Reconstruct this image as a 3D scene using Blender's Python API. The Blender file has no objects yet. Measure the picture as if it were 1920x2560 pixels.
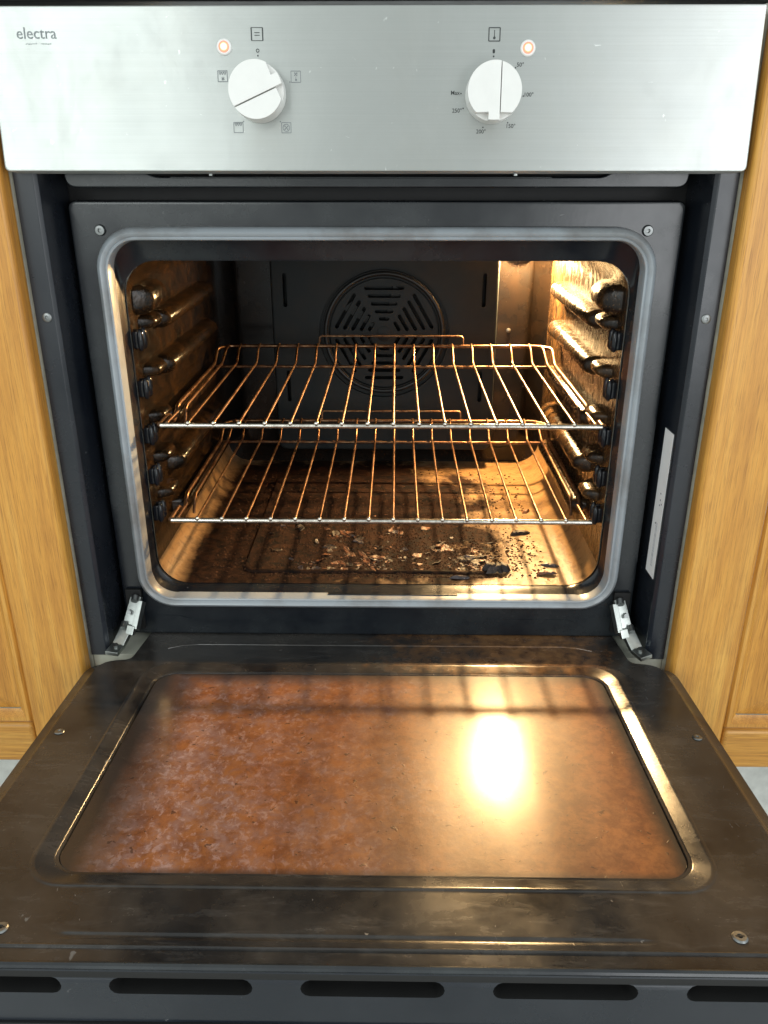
import bpy, bmesh, math, random
from math import radians, sin, cos, pi, sqrt
from mathutils import Vector, Matrix, noise as mnoise

random.seed(7)
SC = bpy.context.scene
COL = SC.collection

# ------------------------------------------------------------------ camera
cam_d = bpy.data.cameras.new('camera'); cam = bpy.data.objects.new('camera', cam_d); COL.objects.link(cam)
cam_d.sensor_fit = 'HORIZONTAL'; cam_d.sensor_width = 36.0; cam_d.lens = 2040.0 / 1920.0 * 36.0
cam_d.clip_start = 0.02; cam_d.clip_end = 60
cam.location = (0.0185, -0.705, 0.725)
cam.rotation_euler = (radians(90 - 23.097), 0, radians(0.827))
SC.camera = cam

# ------------------------------------------------------------------ room light
w = bpy.data.worlds.new('World'); SC.world = w; w.use_nodes = True
bg = w.node_tree.nodes['Background']; bg.inputs[0].default_value = (0.90, 0.97, 0.955, 1); bg.inputs[1].default_value = 0.70

def area(name, loc, target, sx, sy, energy, color):
    l = bpy.data.lights.new(name, 'AREA'); l.shape = 'RECTANGLE'; l.size = sx; l.size_y = sy
    l.energy = energy; l.color = color
    o = bpy.data.objects.new(name, l); COL.objects.link(o); o.location = loc
    d = Vector(target) - Vector(loc)
    o.rotation_euler = d.to_track_quat('-Z', 'Z').to_euler()
    return o
area('window_light', (-1.30, -2.2, 1.35), (0, 0, 0.6), 0.50, 1.5, 10, (0.93, 1.0, 0.98))
area('window_light', (-0.80, -2.45, 1.40), (0, 0, 0.7), 0.16, 1.4, 5, (0.94, 1.0, 0.97))
area('patio_door_light', (1.22, -1.95, 1.02), (0.1, 0, 0.6), 0.75, 2.0, 16, (0.96, 0.98, 1.0))

SC.render.engine = 'CYCLES'
SC.cycles.use_denoising = True
SC.cycles.max_bounces = 10; SC.cycles.glossy_bounces = 6; SC.cycles.diffuse_bounces = 5
SC.cycles.sample_clamp_indirect = 6.0
SC.cycles.caustics_reflective = True
SC.view_settings.view_transform = 'Standard'; SC.view_settings.look = 'None'
SC.view_settings.exposure = 0.30; SC.view_settings.gamma = 1.0
SC.view_settings.use_curve_mapping = False

# ------------------------------------------------------------------ helpers
def link(name, me, mat=None, parent=None, smooth=False, auto=None):
    o = bpy.data.objects.new(name, me); COL.objects.link(o)
    if mat: me.materials.append(mat)
    if smooth:
        for p in me.polygons: p.use_smooth = True
    if auto is not None:
        try: me.set_sharp_from_angle(angle=radians(auto))
        except Exception: pass
        if auto < 55:
            wn = o.modifiers.new('wn', 'WEIGHTED_NORMAL'); wn.keep_sharp = True; wn.weight = 100; wn.mode = 'FACE_AREA'
    if parent: o.parent = parent
    return o

def tag(o, label=None, cat=None, group=None, kind=None):
    if label: o['label'] = label
    if cat: o['category'] = cat
    if group: o['group'] = group
    if kind: o['kind'] = kind
    return o

def empty(name, loc=(0, 0, 0)):
    o = bpy.data.objects.new(name, None); COL.objects.link(o); o.location = loc; o.empty_display_size = 0.05
    return o

class MB:
    """collects geometry for ONE mesh"""
    def __init__(s): s.v = []; s.f = []
    def add(s, v, f):
        b = len(s.v); s.v += [tuple(p) for p in v]; s.f += [tuple(i + b for i in q) for q in f]; return s
    def box(s, x0, x1, y0, y1, z0, z1):
        return s.add([(x0,y0,z0),(x1,y0,z0),(x1,y1,z0),(x0,y1,z0),(x0,y0,z1),(x1,y0,z1),(x1,y1,z1),(x0,y1,z1)],
                     [(0,3,2,1),(4,5,6,7),(0,1,5,4),(1,2,6,5),(2,3,7,6),(3,0,4,7)])
    def prism(s, pts, a, b, ax='y'):
        """2-D outline extruded from a to b along ax; pts are the other two axes in order"""
        def P(p, t):
            if ax == 'y': return (p[0], t, p[1])
            if ax == 'x': return (t, p[0], p[1])
            return (p[0], p[1], t)
        n = len(pts)
        return s.add([P(p, a) for p in pts] + [P(p, b) for p in pts],
                     [tuple(range(n)), tuple(range(2*n-1, n-1, -1))] + [(i, i+n, (i+1) % n + n, (i+1) % n) for i in range(n)])
    def tube(s, pts, r, seg=8, cap=True):
        pts = [Vector(p) for p in pts]; n = len(pts); rings = []
        prev = None
        for i, p in enumerate(pts):
            t = (pts[min(i+1, n-1)] - pts[max(i-1, 0)]).normalized()
            if prev is None:
                a = Vector((0, 0, 1)) if abs(t.z) < 0.9 else Vector((1, 0, 0))
                prev = (a - t * a.dot(t)).normalized()
            else:
                prev = (prev - t * prev.dot(t)).normalized()
            b = t.cross(prev); k = 1.0
            if 0 < i < n-1:
                c = (pts[i+1]-p).normalized().dot((p-pts[i-1]).normalized()); k = 1.0 / max(0.6, sqrt((1+c)/2))
            rings.append([p + (prev*cos(2*pi*j/seg) + b*sin(2*pi*j/seg)) * r * (1 if j % 2 == 0 or k == 1 else 1) for j in range(seg)])
        v = [q for rg in rings for q in rg]; f = []
        for i in range(n-1):
            for j in range(seg):
                f.append((i*seg+j, i*seg+(j+1) % seg, (i+1)*seg+(j+1) % seg, (i+1)*seg+j))
        if cap: f.append(tuple(range(seg-1, -1, -1))); f.append(tuple((n-1)*seg+j for j in range(seg)))
        return s.add(v, f)
    def lathe(s, prof, o=(0, 0, 0), ax='y', seg=32, close=True):
        """profile (radius, along axis)"""
        v = []; f = []; m = len(prof)
        for j in range(seg):
            a = 2*pi*j/seg
            for r, t in prof:
                if ax == 'y': v.append((o[0]+r*cos(a), o[1]+t, o[2]+r*sin(a)))
                elif ax == 'z': v.append((o[0]+r*cos(a), o[1]+r*sin(a), o[2]+t))
                else: v.append((o[0]+t, o[1]+r*cos(a), o[2]+r*sin(a)))
        for j in range(seg):
            k = (j+1) % seg
            for i in range(m-1):
                f.append((j*m+i, k*m+i, k*m+i+1, j*m+i+1))
        if close:
            f.append(tuple(j*m for j in range(seg))); f.append(tuple(j*m+m-1 for j in reversed(range(seg))))
        return s.add(v, f)
    def loft(s, secs, cap0=False, cap1=False):
        n = len(secs[0]); v = [p for sec in secs for p in sec]; f = []
        for i in range(len(secs)-1):
            for j in range(n):
                f.append((i*n+j, i*n+(j+1) % n, (i+1)*n+(j+1) % n, (i+1)*n+j))
        if cap0: f.append(tuple(range(n-1, -1, -1)))
        if cap1: f.append(tuple((len(secs)-1)*n+j for j in range(n)))
        return s.add(v, f)
    def mesh(s, name='m', bevel=0, bseg=2, angle=35, fix=True):
        me = bpy.data.meshes.new(name); me.from_pydata([tuple(p) for p in s.v], [], s.f)
        bm = bmesh.new(); bm.from_mesh(me)
        if fix: bmesh.ops.recalc_face_normals(bm, faces=bm.faces)
        if bevel:
            e = [x for x in bm.edges if len(x.link_faces) == 2 and x.calc_face_angle(0) > radians(angle)]
            bmesh.ops.bevel(bm, geom=e, offset=bevel, segments=bseg, profile=0.5, affect='EDGES', clamp_overlap=True)
        bm.to_mesh(me); bm.free(); me.update(); return me
    def build(s, name, mat, parent=None, bevel=0, bseg=2, smooth=True, auto=40, fix=True):
        return link(name, s.mesh(name, bevel, bseg, fix=fix), mat, parent, smooth, auto)

def rr(x0, x1, z0, z1, r, seg=7):
    """rounded rectangle outline, counter-clockwise"""
    out = []
    for cx, cz, a0 in ((x1-r, z1-r, 0), (x0+r, z1-r, 90), (x0+r, z0+r, 180), (x1-r, z0+r, 270)):
        for k in range(seg+1):
            a = radians(a0 + 90*k/seg); out.append((cx+r*cos(a), cz+r*sin(a)))
    return out
def atY(o, y): return [(p[0], y, p[1]) for p in o]
def atZ(o, z): return [(p[0], p[1], z) for p in o]

def rpoly(cs, seg=5):
    """polygon with rounded corners: list of (x, z, r)"""
    out = []; n = len(cs)
    for i, (x, z, r) in enumerate(cs):
        p = Vector((x, z)); a = Vector(cs[i-1][:2]); b = Vector(cs[(i+1) % n][:2])
        if r <= 0: out.append((x, z)); continue
        u = (a-p).normalized(); v = (b-p).normalized()
        for k in range(seg+1):
            t = k/seg; q = (p+u*r)*(1-t)**2 + p*2*t*(1-t) + (p+v*r)*t*t
            out.append((q.x, q.y))
    return out

def fill(outer, inner_list, y, axis='y'):
    """flat sheet with holes"""
    bm = bmesh.new(); ed = []
    for lp in [outer] + inner_list:
        vs = [bm.verts.new((p[0], y, p[1]) if axis == 'y' else (p[0], p[1], y)) for p in lp]
        for i in range(len(vs)): ed.append(bm.edges.new((vs[i], vs[(i+1) % len(vs)])))
    bmesh.ops.triangle_fill(bm, use_beauty=True, use_dissolve=False, edges=ed)
    v = [tuple(a.co) for a in bm.verts]; bm.verts.index_update()
    f = [tuple(a.index for a in q.verts) for q in bm.faces]; bm.free(); return v, f

def cut(o, mb):
    """carve mb out of o for good"""
    c = link('cutter', mb.mesh('cutter'))
    c.matrix_world = o.matrix_world.copy()
    if o.parent: c.parent = o.parent; c.matrix_local = o.matrix_local.copy()
    o.modifiers.clear(); m = o.modifiers.new('b', 'BOOLEAN'); m.operation = 'DIFFERENCE'; m.object = c; m.solver = 'EXACT'
    bpy.context.view_layer.update()
    dg = bpy.context.evaluated_depsgraph_get(); me = bpy.data.meshes.new_from_object(o.evaluated_get(dg))
    o.modifiers.clear(); o.data = me
    bpy.data.objects.remove(c)
    for p in me.polygons: p.use_smooth = True
    try: me.set_sharp_from_angle(angle=radians(35))
    except Exception: pass
    wn = o.modifiers.new('wn', 'WEIGHTED_NORMAL'); wn.keep_sharp = True; wn.weight = 100; wn.mode = 'FACE_AREA'

# ------------------------------------------------------------------ materials
class NT:
    def __init__(s, name):
        s.m = bpy.data.materials.new(name); s.m.use_nodes = True; s.t = s.m.node_tree; s.n = s.t.nodes
        s.p = s.n['Principled BSDF']
        s.tc = s.n.new('ShaderNodeTexCoord')
    def new(s, ty, **kw):
        n = s.n.new(ty)
        for k, v in kw.items(): setattr(n, k, v)
        return n
    def lk(s, a, b): s.t.links.new(a, b)
    def noise(s, scale, detail=4, rough=.55, stretch=(1, 1, 1), coord='Object', dist=0, off=(0, 0, 0)):
        mp = s.new('ShaderNodeMapping'); mp.inputs['Scale'].default_value = stretch; mp.inputs['Location'].default_value = off
        s.lk(s.tc.outputs[coord], mp.inputs[0])
        n = s.new('ShaderNodeTexNoise'); n.inputs['Scale'].default_value = scale; n.inputs['Detail'].default_value = detail
        n.inputs['Roughness'].default_value = rough; n.inputs['Distortion'].default_value = dist
        s.lk(mp.outputs[0], n.inputs['Vector']); return n.outputs['Fac']
    def ramp(s, fac, stops, interp='LINEAR'):
        r = s.new('ShaderNodeValToRGB'); r.color_ramp.interpolation = interp
        el = r.color_ramp.elements
        while len(el) < len(stops): el.new(0.5)
        for e, (p, c) in zip(el, stops):
            e.position = p; e.color = (c, c, c, 1) if isinstance(c, (int, float)) else (*c, 1)
        s.lk(fac, r.inputs[0]); return r.outputs[0]
    def mix(s, fac, a, b, mode='MIX'):
        m = s.new('ShaderNodeMix', data_type='RGBA', blend_type=mode)
        for i, val in ((0, fac), (6, a), (7, b)):
            sock = m.inputs[i]
            if hasattr(val, 'links'): s.lk(val, sock)
            elif isinstance(val, (int, float)): sock.default_value = val if i == 0 else (val, val, val, 1)
            else: sock.default_value = (*val, 1)
        return m.outputs[2]
    def math(s, op, a, b=0):
        m = s.new('ShaderNodeMath', operation=op)
        for sock, val in ((m.inputs[0], a), (m.inputs[1], b)):
            if hasattr(val, 'links'): s.lk(val, sock)
            else: sock.default_value = val
        return m.outputs[0]
    def sep(s, coord='Object'):
        n = s.new('ShaderNodeSeparateXYZ'); s.lk(s.tc.outputs[coord], n.inputs[0]); return n.outputs
    def set(s, **kw):
        for k, v in kw.items():
            i = s.p.inputs[{'base': 'Base Color', 'rough': 'Roughness', 'metal': 'Metallic', 'spec': 'Specular IOR Level',
                            'coat': 'Coat Weight', 'coatr': 'Coat Roughness', 'aniso': 'Anisotropic', 'anrot': 'Anisotropic Rotation',
                            'ior': 'IOR', 'emit': 'Emission Color', 'emits': 'Emission Strength', 'trans': 'Transmission Weight', 'alpha': 'Alpha'}[k]]
            if hasattr(v, 'links'): s.lk(v, i)
            elif isinstance(v, (int, float)): i.default_value = v
            else: i.default_value = (*v, 1)
        return s
    def bump(s, h, strength=.3, dist=.001, prev=None):
        b = s.new('ShaderNodeBump'); b.inputs['Strength'].default_value = strength; b.inputs['Distance'].default_value = dist
        s.lk(h, b.inputs['Height'])
        if prev: s.lk(prev, b.inputs['Normal'])
        s.lk(b.outputs[0], s.p.inputs['Normal']); return b.outputs[0]

def plain(name, base, rough=.5, metal=0, spec=.5, var=.15, scale=60):
    t = NT(name); n = t.noise(scale, 5)
    t.set(base=t.mix(t.ramp(n, [(.3, 0), (.7, 1)]), [c*(1-var) for c in base], [min(1, c*(1+var)) for c in base]),
          rough=t.math('ADD', rough - .06, t.math('MULTIPLY', n, .12)), metal=metal, spec=spec)
    return t.m

# brushed stainless steel with smears and fine scuffs
t = NT('brushed_steel')
g = t.noise(1.0, 3, .6, (3, 3, 900)); sm = t.noise(14, 4, .6); sc1 = t.noise(170, 2, .5, (1, 1, .7), dist=.4)
spk = t.ramp(sc1, [(.73, 0), (.78, 1)]); scr = t.ramp(t.noise(260, 2, .5, (.5, 1, 1.4), dist=1.0), [(.76, 0), (.80, 1)])
wear = t.math('MAXIMUM', spk, scr)
smr = t.ramp(t.noise(22, 5, .7, (1, 1, .45), dist=1.5, off=(1, 4, 2)), [(.48, 0), (.7, 1)])
grime = t.ramp(t.noise(9, 5, .65, off=(3, 1, 2)), [(.5, 0), (.75, 1)])
b = t.mix(g, (.44, .460, .448), (.52, .540, .528)); b = t.mix(t.math('MULTIPLY', grime, .25), b, (.48, .47, .42)); b = t.mix(t.math('MULTIPLY', smr, .10), b, (.70, .72, .71)); b = t.mix(t.math('MULTIPLY', wear, .55), b, (.86, .88, .86))
tan = t.new('ShaderNodeTangent', direction_type='UV_MAP', uv_map='UVMap'); t.lk(tan.outputs[0], t.p.inputs['Tangent'])
t.set(base=b, rough=t.math('ADD', t.math('ADD', .33, t.math('MULTIPLY', sm, .14)), t.math('MULTIPLY', smr, .06)), metal=1.0, aniso=.82, anrot=0.25)
t.bump(g, .20, .0004); STEEL = t.m

# black vitreous enamel, lightly fogged by grease
def enamel(name, base=(.006, .008, .012), film=(.055, .042, .03), amt=.5, spec=.4, r0=.16, r1=.38, scale=9, specks=True, off=(0, 0, 0)):
    t = NT(name); a = t.noise(scale, 6, .62, off=off); c = t.noise(70, 4, .6); k = t.ramp(a, [(.38, 0), (.68, 1)])
    col = t.mix(t.math('MULTIPLY', k, amt), base, film)
    if specks:
        s1 = t.ramp(t.noise(230, 2, .5, (1, .5, 1), dist=.8), [(.76, 0), (.80, 1)])
        col = t.mix(t.math('MULTIPLY', s1, .2), col, (.42, .42, .42))
    t.set(base=col, rough=t.math('ADD', r0, t.math('MULTIPLY', t.math('ADD', t.math('MULTIPLY', k, .65), t.math('MULTIPLY', c, .35)), r1 - r0)), spec=spec)
    t.bump(t.noise(240, 3, .6), .05, .0006); return t.m
ENAMEL = enamel('front_enamel', r0=.16, r1=.36, film=(.042, .050, .052), spec=.6)
t = NT('door_enamel')
X, Y, Z = t.sep(); a = t.noise(11, 6, .62); c = t.noise(75, 5, .62); a4 = t.noise(28, 6, .7, off=(2, 5, 1))
k = t.ramp(a, [(.36, 0), (.68, 1)])
col = t.mix(t.math('MULTIPLY', k, .6), (.009, .009, .010), (.066, .059, .051))
# brown patch with a noisy edge at the hinge side, right of the middle
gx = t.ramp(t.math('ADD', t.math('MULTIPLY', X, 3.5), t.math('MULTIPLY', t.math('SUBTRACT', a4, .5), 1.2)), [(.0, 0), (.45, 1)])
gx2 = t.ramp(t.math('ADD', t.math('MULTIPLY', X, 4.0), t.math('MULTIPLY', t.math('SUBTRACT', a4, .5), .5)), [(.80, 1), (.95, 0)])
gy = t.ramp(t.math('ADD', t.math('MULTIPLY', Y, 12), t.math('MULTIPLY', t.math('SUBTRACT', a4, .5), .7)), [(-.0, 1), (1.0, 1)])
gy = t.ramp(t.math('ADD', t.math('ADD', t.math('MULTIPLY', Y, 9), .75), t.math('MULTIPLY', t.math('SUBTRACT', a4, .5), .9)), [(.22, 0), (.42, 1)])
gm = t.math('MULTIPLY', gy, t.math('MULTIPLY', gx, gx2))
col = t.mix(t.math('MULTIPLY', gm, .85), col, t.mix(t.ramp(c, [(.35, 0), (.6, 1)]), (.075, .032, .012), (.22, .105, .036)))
s1 = t.math('MAXIMUM', t.ramp(t.noise(230, 2, .5, (1, .5, 1), dist=.8), [(.74, 0), (.78, 1)]), t.math('MULTIPLY', t.ramp(t.noise(60, 6, .75, (.4, 1.6, 1), dist=.5, off=(9, 2, 3)), [(.52, 0), (.78, 1)]), .30))
col = t.mix(t.math('MULTIPLY', s1, .26), col, (.34, .35, .36))
t.set(base=col, rough=t.math('ADD', .10, t.math('ADD', t.math('ADD', t.math('MULTIPLY', k, .14), t.math('MULTIPLY', s1, .25)), t.math('MULTIPLY', c, .12))), spec=.5)
t.bump(t.noise(240, 3, .6), .06, .0006); DOORPAN = t.m
TRIM = enamel('trim_paint', base=(.009, .012, .018), film=(.024, .028, .035), amt=.8, spec=.5, r0=.15, r1=.42, scale=6)
FANEN = enamel('fan_cover_enamel', base=(.011, .015, .017), film=(.026, .025, .022), amt=.8, spec=.22, r0=.42, r1=.6, scale=14, specks=False)
FANRING = enamel('fan_ring_enamel', base=(.008, .010, .011), film=(.02, .02, .02), spec=.4, r0=.30, r1=.42, scale=14, specks=False)
BACKEN = enamel('back_wall_enamel', base=(.006, .006, .006), film=(.022, .012, .006), spec=.3, amt=.6, r0=.15, r1=.3, scale=18)
STUB = enamel('stop_enamel', r0=.07, r1=.16, film=(.012, .010, .009), specks=False)
DARK = plain('dark_recess', (.006, .006, .007), .6)
SLOT = plain('slot_black', (.004, .004, .004), .7)

# enamel side walls covered with splashed, baked grease
def greasy(name, base, grease, burnt, r=.34, off=(0, 0, 0), drip=True, spec=.4, rv=.14):
    t = NT(name); a = t.noise(26, 7, .7, off=off, dist=.4); d = t.noise(120, 5, .68, (1, 1, .42) if drip else (1, 1, .8), off=off); p = t.noise(330, 3, .6, off=off)
    h = t.noise(420, 3, .6)
    k = t.ramp(a, [(.38, 0), (.60, 1)]); kd = t.ramp(d, [(.48, 0), (.57, 1)]); kp = t.ramp(p, [(.60, 0), (.66, 1)])
    col = t.mix(k, base, grease); col = t.mix(t.math('MULTIPLY', kd, .85), col, burnt); col = t.mix(t.math('MULTIPLY', kp, .7), col, [min(1, c*1.9) for c in grease])
    t.set(base=col, rough=t.math('ADD', r, t.math('MULTIPLY', t.math('MAXIMUM', kd, kp), rv)), spec=spec)
    b1 = t.bump(d, .30, .0012); b2 = t.bump(p, .30, .0008, b1); t.bump(h, .15, .0005, b2); return t.m
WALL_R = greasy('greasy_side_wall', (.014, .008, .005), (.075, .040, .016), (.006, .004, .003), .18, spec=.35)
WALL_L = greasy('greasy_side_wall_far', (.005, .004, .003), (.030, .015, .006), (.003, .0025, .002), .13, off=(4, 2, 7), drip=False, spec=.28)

# oven floor: baked tan grease, carbonised in the middle
t = NT('greasy_floor')
X, Y, Z = t.sep(); a = t.noise(17, 8, .68, dist=.3); a2 = t.noise(75, 6, .7, dist=.4); a3 = t.noise(260, 4, .6)
# charred pool: centred left of the middle, with a noisy edge
ex = t.math('MULTIPLY', t.math('ADD', X, .085), 3.9); ey = t.math('MULTIPLY', t.math('SUBTRACT', Y, .25), 3.4)
dd = t.math('SQRT', t.math('ADD', t.math('MULTIPLY', ex, ex), t.math('MULTIPLY', ey, ey)))
pool = t.ramp(t.math('ADD', dd, t.math('MULTIPLY', t.math('SUBTRACT', a, .5), 1.3)), [(.78, 1), (1.05, 0)])
pool = t.math('MULTIPLY', pool, t.ramp(t.math('ADD', t.math('ADD', t.math('MULTIPLY', X, 10), 2.5), t.math('MULTIPLY', t.math('SUBTRACT', a, .5), .35)), [(.28, 0), (.42, 1)]))
spot = t.ramp(a2, [(.50, 0), (.60, 1)])
tanc = t.mix(t.ramp(a, [(.3, 0), (.7, 1)]), (.22, .125, .050), (.31, .18, .078))
tanc = t.mix(t.math('MULTIPLY', spot, .5), tanc, (.07, .030, .011))
char = t.mix(t.ramp(a2, [(.38, 0), (.62, 1)]), (.004, .003, .003), (.030, .013, .007))
t.set(base=t.mix(pool, tanc, char), rough=t.math('ADD', t.math('ADD', .22, t.math('MULTIPLY', a2, .25)), t.math('MULTIPLY', pool, .38)), spec=t.math('SUBTRACT', .42, t.math('MULTIPLY', pool, .34)))
b1 = t.bump(a2, .5, .002); t.bump(a3, .3, .0008, b1); FLOOR_M = t.m

# browned, grease-filmed door glass
t = NT('browned_glass')
a = t.noise(9, 8, .70, dist=.3); a2 = t.noise(95, 6, .72, dist=.4); a3 = t.noise(300, 3, .6); st = t.noise(150, 4, .6, (1, .07, 1)); md = t.noise(34, 6, .7, dist=.3, off=(1, 3, 0))
X, Y, Z = t.sep()
c = t.mix(t.ramp(a, [(.30, 0), (.70, 1)]), (.175, .062, .023), (.27, .108, .036))
c = t.mix(t.math('MULTIPLY', t.ramp(md, [(.40, 0), (.62, 1)]), .5), c, (.20, .095, .045))
c = t.mix(t.math('MULTIPLY', t.ramp(st, [(.42, 0), (.66, 1)]), .35), c, (.26, .105, .034))
c = t.mix(t.math('MULTIPLY', t.ramp(a2, [(.46, 0), (.60, 1)]), .5), c, (.085, .027, .010))
c = t.mix(t.math('MULTIPLY', t.ramp(t.noise(55, 7, .75, dist=.2, off=(6, 1, 4)), [(.45, 0), (.60, 1)]), .62), c, (.10, .030, .012))
# pale wiped and limescaled scuffs, thickest on the left
lf = t.ramp(t.math('ADD', t.math('MULTIPLY', X, -2.2), t.math('MULTIPLY', a, 1.0)), [(.32, 0), (.85, 1)])
pal = t.math('MULTIPLY', t.ramp(t.math('ADD', t.math('MULTIPLY', md, .45), t.math('MULTIPLY', a2, .55)), [(.45, 0), (.62, 1)]), lf)
c = t.mix(t.math('MULTIPLY', pal, .50), c, (.30, .215, .22))
sk = t.math('MULTIPLY', t.ramp(t.noise(170, 4, .7, (1, .8, 1), dist=.5, off=(3, 8, 1)), [(.53, 0), (.64, 1)]), lf)
c = t.mix(t.math('MULTIPLY', sk, .45), c, (.36, .28, .29))
fl = t.ramp(t.noise(210, 2, .5, dist=.6), [(.68, 0), (.72, 1)])
c = t.mix(t.math('MULTIPLY', fl, .7), c, (.04, .016, .008))
# the film stops short of the rim, widest along the left
mx = t.math('MULTIPLY', t.math('ADD', X, .2165), 18); mx2 = t.math('MULTIPLY', t.math('SUBTRACT', .2165, X), 60); my = t.math('MULTIPLY', t.math('SUBTRACT', t.math('MULTIPLY', Y, -1), .052), 32); my2 = t.math('MULTIPLY', t.math('ADD', Y, .331), 90)  # wide dark band at the hinge side paints in the oven lip's shadow
mg = t.math('MINIMUM', t.math('MINIMUM', mx, mx2), t.math('MINIMUM', my, my2))
mg = t.ramp(t.math('ADD', mg, t.math('MULTIPLY', t.math('SUBTRACT', a, .5), .5)), [(.15, 0), (.95, 1)])
c = t.mix(mg, (.022, .017, .015), c)
t.set(base=c, rough=t.math('ADD', t.math('ADD', .30, t.math('MULTIPLY', a2, .12)), t.math('MULTIPLY', pal, .10)), spec=.25, coat=.55, coatr=t.math('ADD', .12, t.math('MULTIPLY', a2, .12)))
b1 = t.bump(a2, .10, .001); b2 = t.bump(fl, .25, .0008, b1); t.bump(a3, .12, .0005, b2); GLASS = t.m

def wood(name, axis, tone=1.0, off=(0, 0, 0)):
    t = NT(name); st = [(9, 9, .55), (.55, 9, 9)][axis == 'x']
    st2 = [(60, 60, 1.2), (1.2, 60, 60)][axis == 'x']
    a = t.noise(4.2, 7, .68, st, dist=.6, off=off); f = t.noise(6, 4, .65, st2, off=off); l = t.noise(2.3, 3, .5, off=off)
    c = t.ramp(a, [(.26, (.34, .125, .018)), (.5, (.64, .305, .052)), (.74, (.76, .44, .105))])
    c = t.mix(t.math('MULTIPLY', t.ramp(f, [(.45, 0), (.66, 1)]), .5), c, (.34, .135, .024))
    c = t.mix(t.math('MULTIPLY', l, .3), c, (.64, .32, .07))
    po = t.noise(3, 3, .7, [(420, 420, 9), (9, 420, 420)][axis == 'x'], off=off); c = t.mix(t.math('MULTIPLY', t.ramp(po, [(.52, 0), (.62, 1)]), .50), c, (.22, .085, .016))
    kn = t.noise(2.2, 4, .6, [(5, 5, 1.3), (1.3, 5, 5)][axis == 'x'], dist=2.2, off=off); c = t.mix(t.math('MULTIPLY', t.ramp(kn, [(.54, 0), (.72, 1)]), .30), c, (.34, .135, .024))
    t.set(base=t.mix(1.0, c, (tone, tone, tone), 'MULTIPLY'), rough=t.math('ADD', .30, t.math('MULTIPLY', f, .15)), spec=.5)
    t.bump(f, .08, .0006); return t.m
WOODV = wood('oak_upright', 'z'); WOODH = wood('oak_rail', 'x', .95, (3, 1, 2)); WOODP = wood('oak_panel', 'z', 1.0, (7, 3, 1))

CHROME = plain('plated_wire', (.62, .58, .52), .24, 1, var=.3, scale=180)
t = NT('browned_wire'); n1 = t.noise(160, 5, .7); n2 = t.noise(34, 4, .65, off=(2, 2, 2)); k2 = t.ramp(n2, [(.42, 0), (.60, 1)])
c = t.mix(t.ramp(n1, [(.34, 0), (.58, 1)]), (.40, .25, .14), (.13, .055, .025)); c = t.mix(t.math('MULTIPLY', k2, .75), c, (.085, .040, .020))
t.set(base=c, metal=t.math('SUBTRACT', 1.0, t.math('MULTIPLY', k2, .35)), rough=t.math('ADD', t.math('ADD', .22, t.math('MULTIPLY', n1, .22)), t.math('MULTIPLY', k2, .18)))
t.bump(n1, .2, .0006); RODS = t.m
ZINC = plain('zinc_plate', (.52, .55, .53), .34, 1, var=.12, scale=120)
SCREW = plain('screw_steel', (.24, .25, .25), .40, 1, var=.12, scale=300)
RUBBER = NT('grey_gasket'); _a = RUBBER.noise(12, 6, .65); _b = RUBBER.noise(160, 4, .6)
RUBBER.set(base=RUBBER.mix(RUBBER.ramp(_a, [(.45, 0), (.75, 1)]), (.30, .335, .365), (.14, .13, .12)), rough=RUBBER.math('ADD', .26, RUBBER.math('MULTIPLY', _b, .14)), spec=.7)
RUBBER.bump(_b, .06, .0006); RUBBER = RUBBER.m
KNOB = plain('white_plastic', (.74, .74, .72), .32, 0, var=.02, scale=90)
PRINT = plain('black_print', (.03, .035, .035), .5); PRINTG = plain('worn_grey_print', (.20, .22, .23), .5); PRINTF = plain('faded_print', (.40, .44, .43), .45)
PALE = plain('pale_carcass_edge', (.52, .53, .45), .5, 0, var=.2, scale=40)
PAPER = plain('white_label_paper', (.93, .93, .93), .5, 0, var=.02)
INKF = plain('label_ink', (.55, .57, .60), .6); INKD = plain('label_spots', (.15, .16, .18), .6)
WORKTOP = plain('worktop_gap_shade', (.02, .02, .02), .4)  # dark tone stands in for the shadow gap above the control panel
PLINTH = plain('pale_plinth', (.55, .56, .53), .5); 
t = NT('floor_tile'); n = t.noise(5, 5); t.set(base=t.mix(n, (.50, .51, .48), (.62, .63, .60)), rough=.4); FLOORT = t.m
CHARM = greasy('charred_food', (.014, .012, .012), (.05, .03, .02), (.006, .005, .005), .5, drip=False)
FLAKEM = greasy('burnt_flake', (.11, .042, .020), (.18, .078, .038), (.03, .013, .008), .42, drip=False)
CRUMB = plain('crumbs', (.05, .022, .010), .8, 0, spec=.15, var=.7, scale=300)
FLAKEG = greasy('grey_flake', (.035, .028, .030), (.085, .066, .066), (.012, .010, .011), .34, drip=False)

# ------------------------------------------------------------------ setting
fl = MB().box(-2.2, 2.2, -2.2, 1.0, -.02, 0).build('floor', FLOORT, smooth=False); tag(fl, 'pale tiled kitchen floor below the cabinets', kind='structure')

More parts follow.
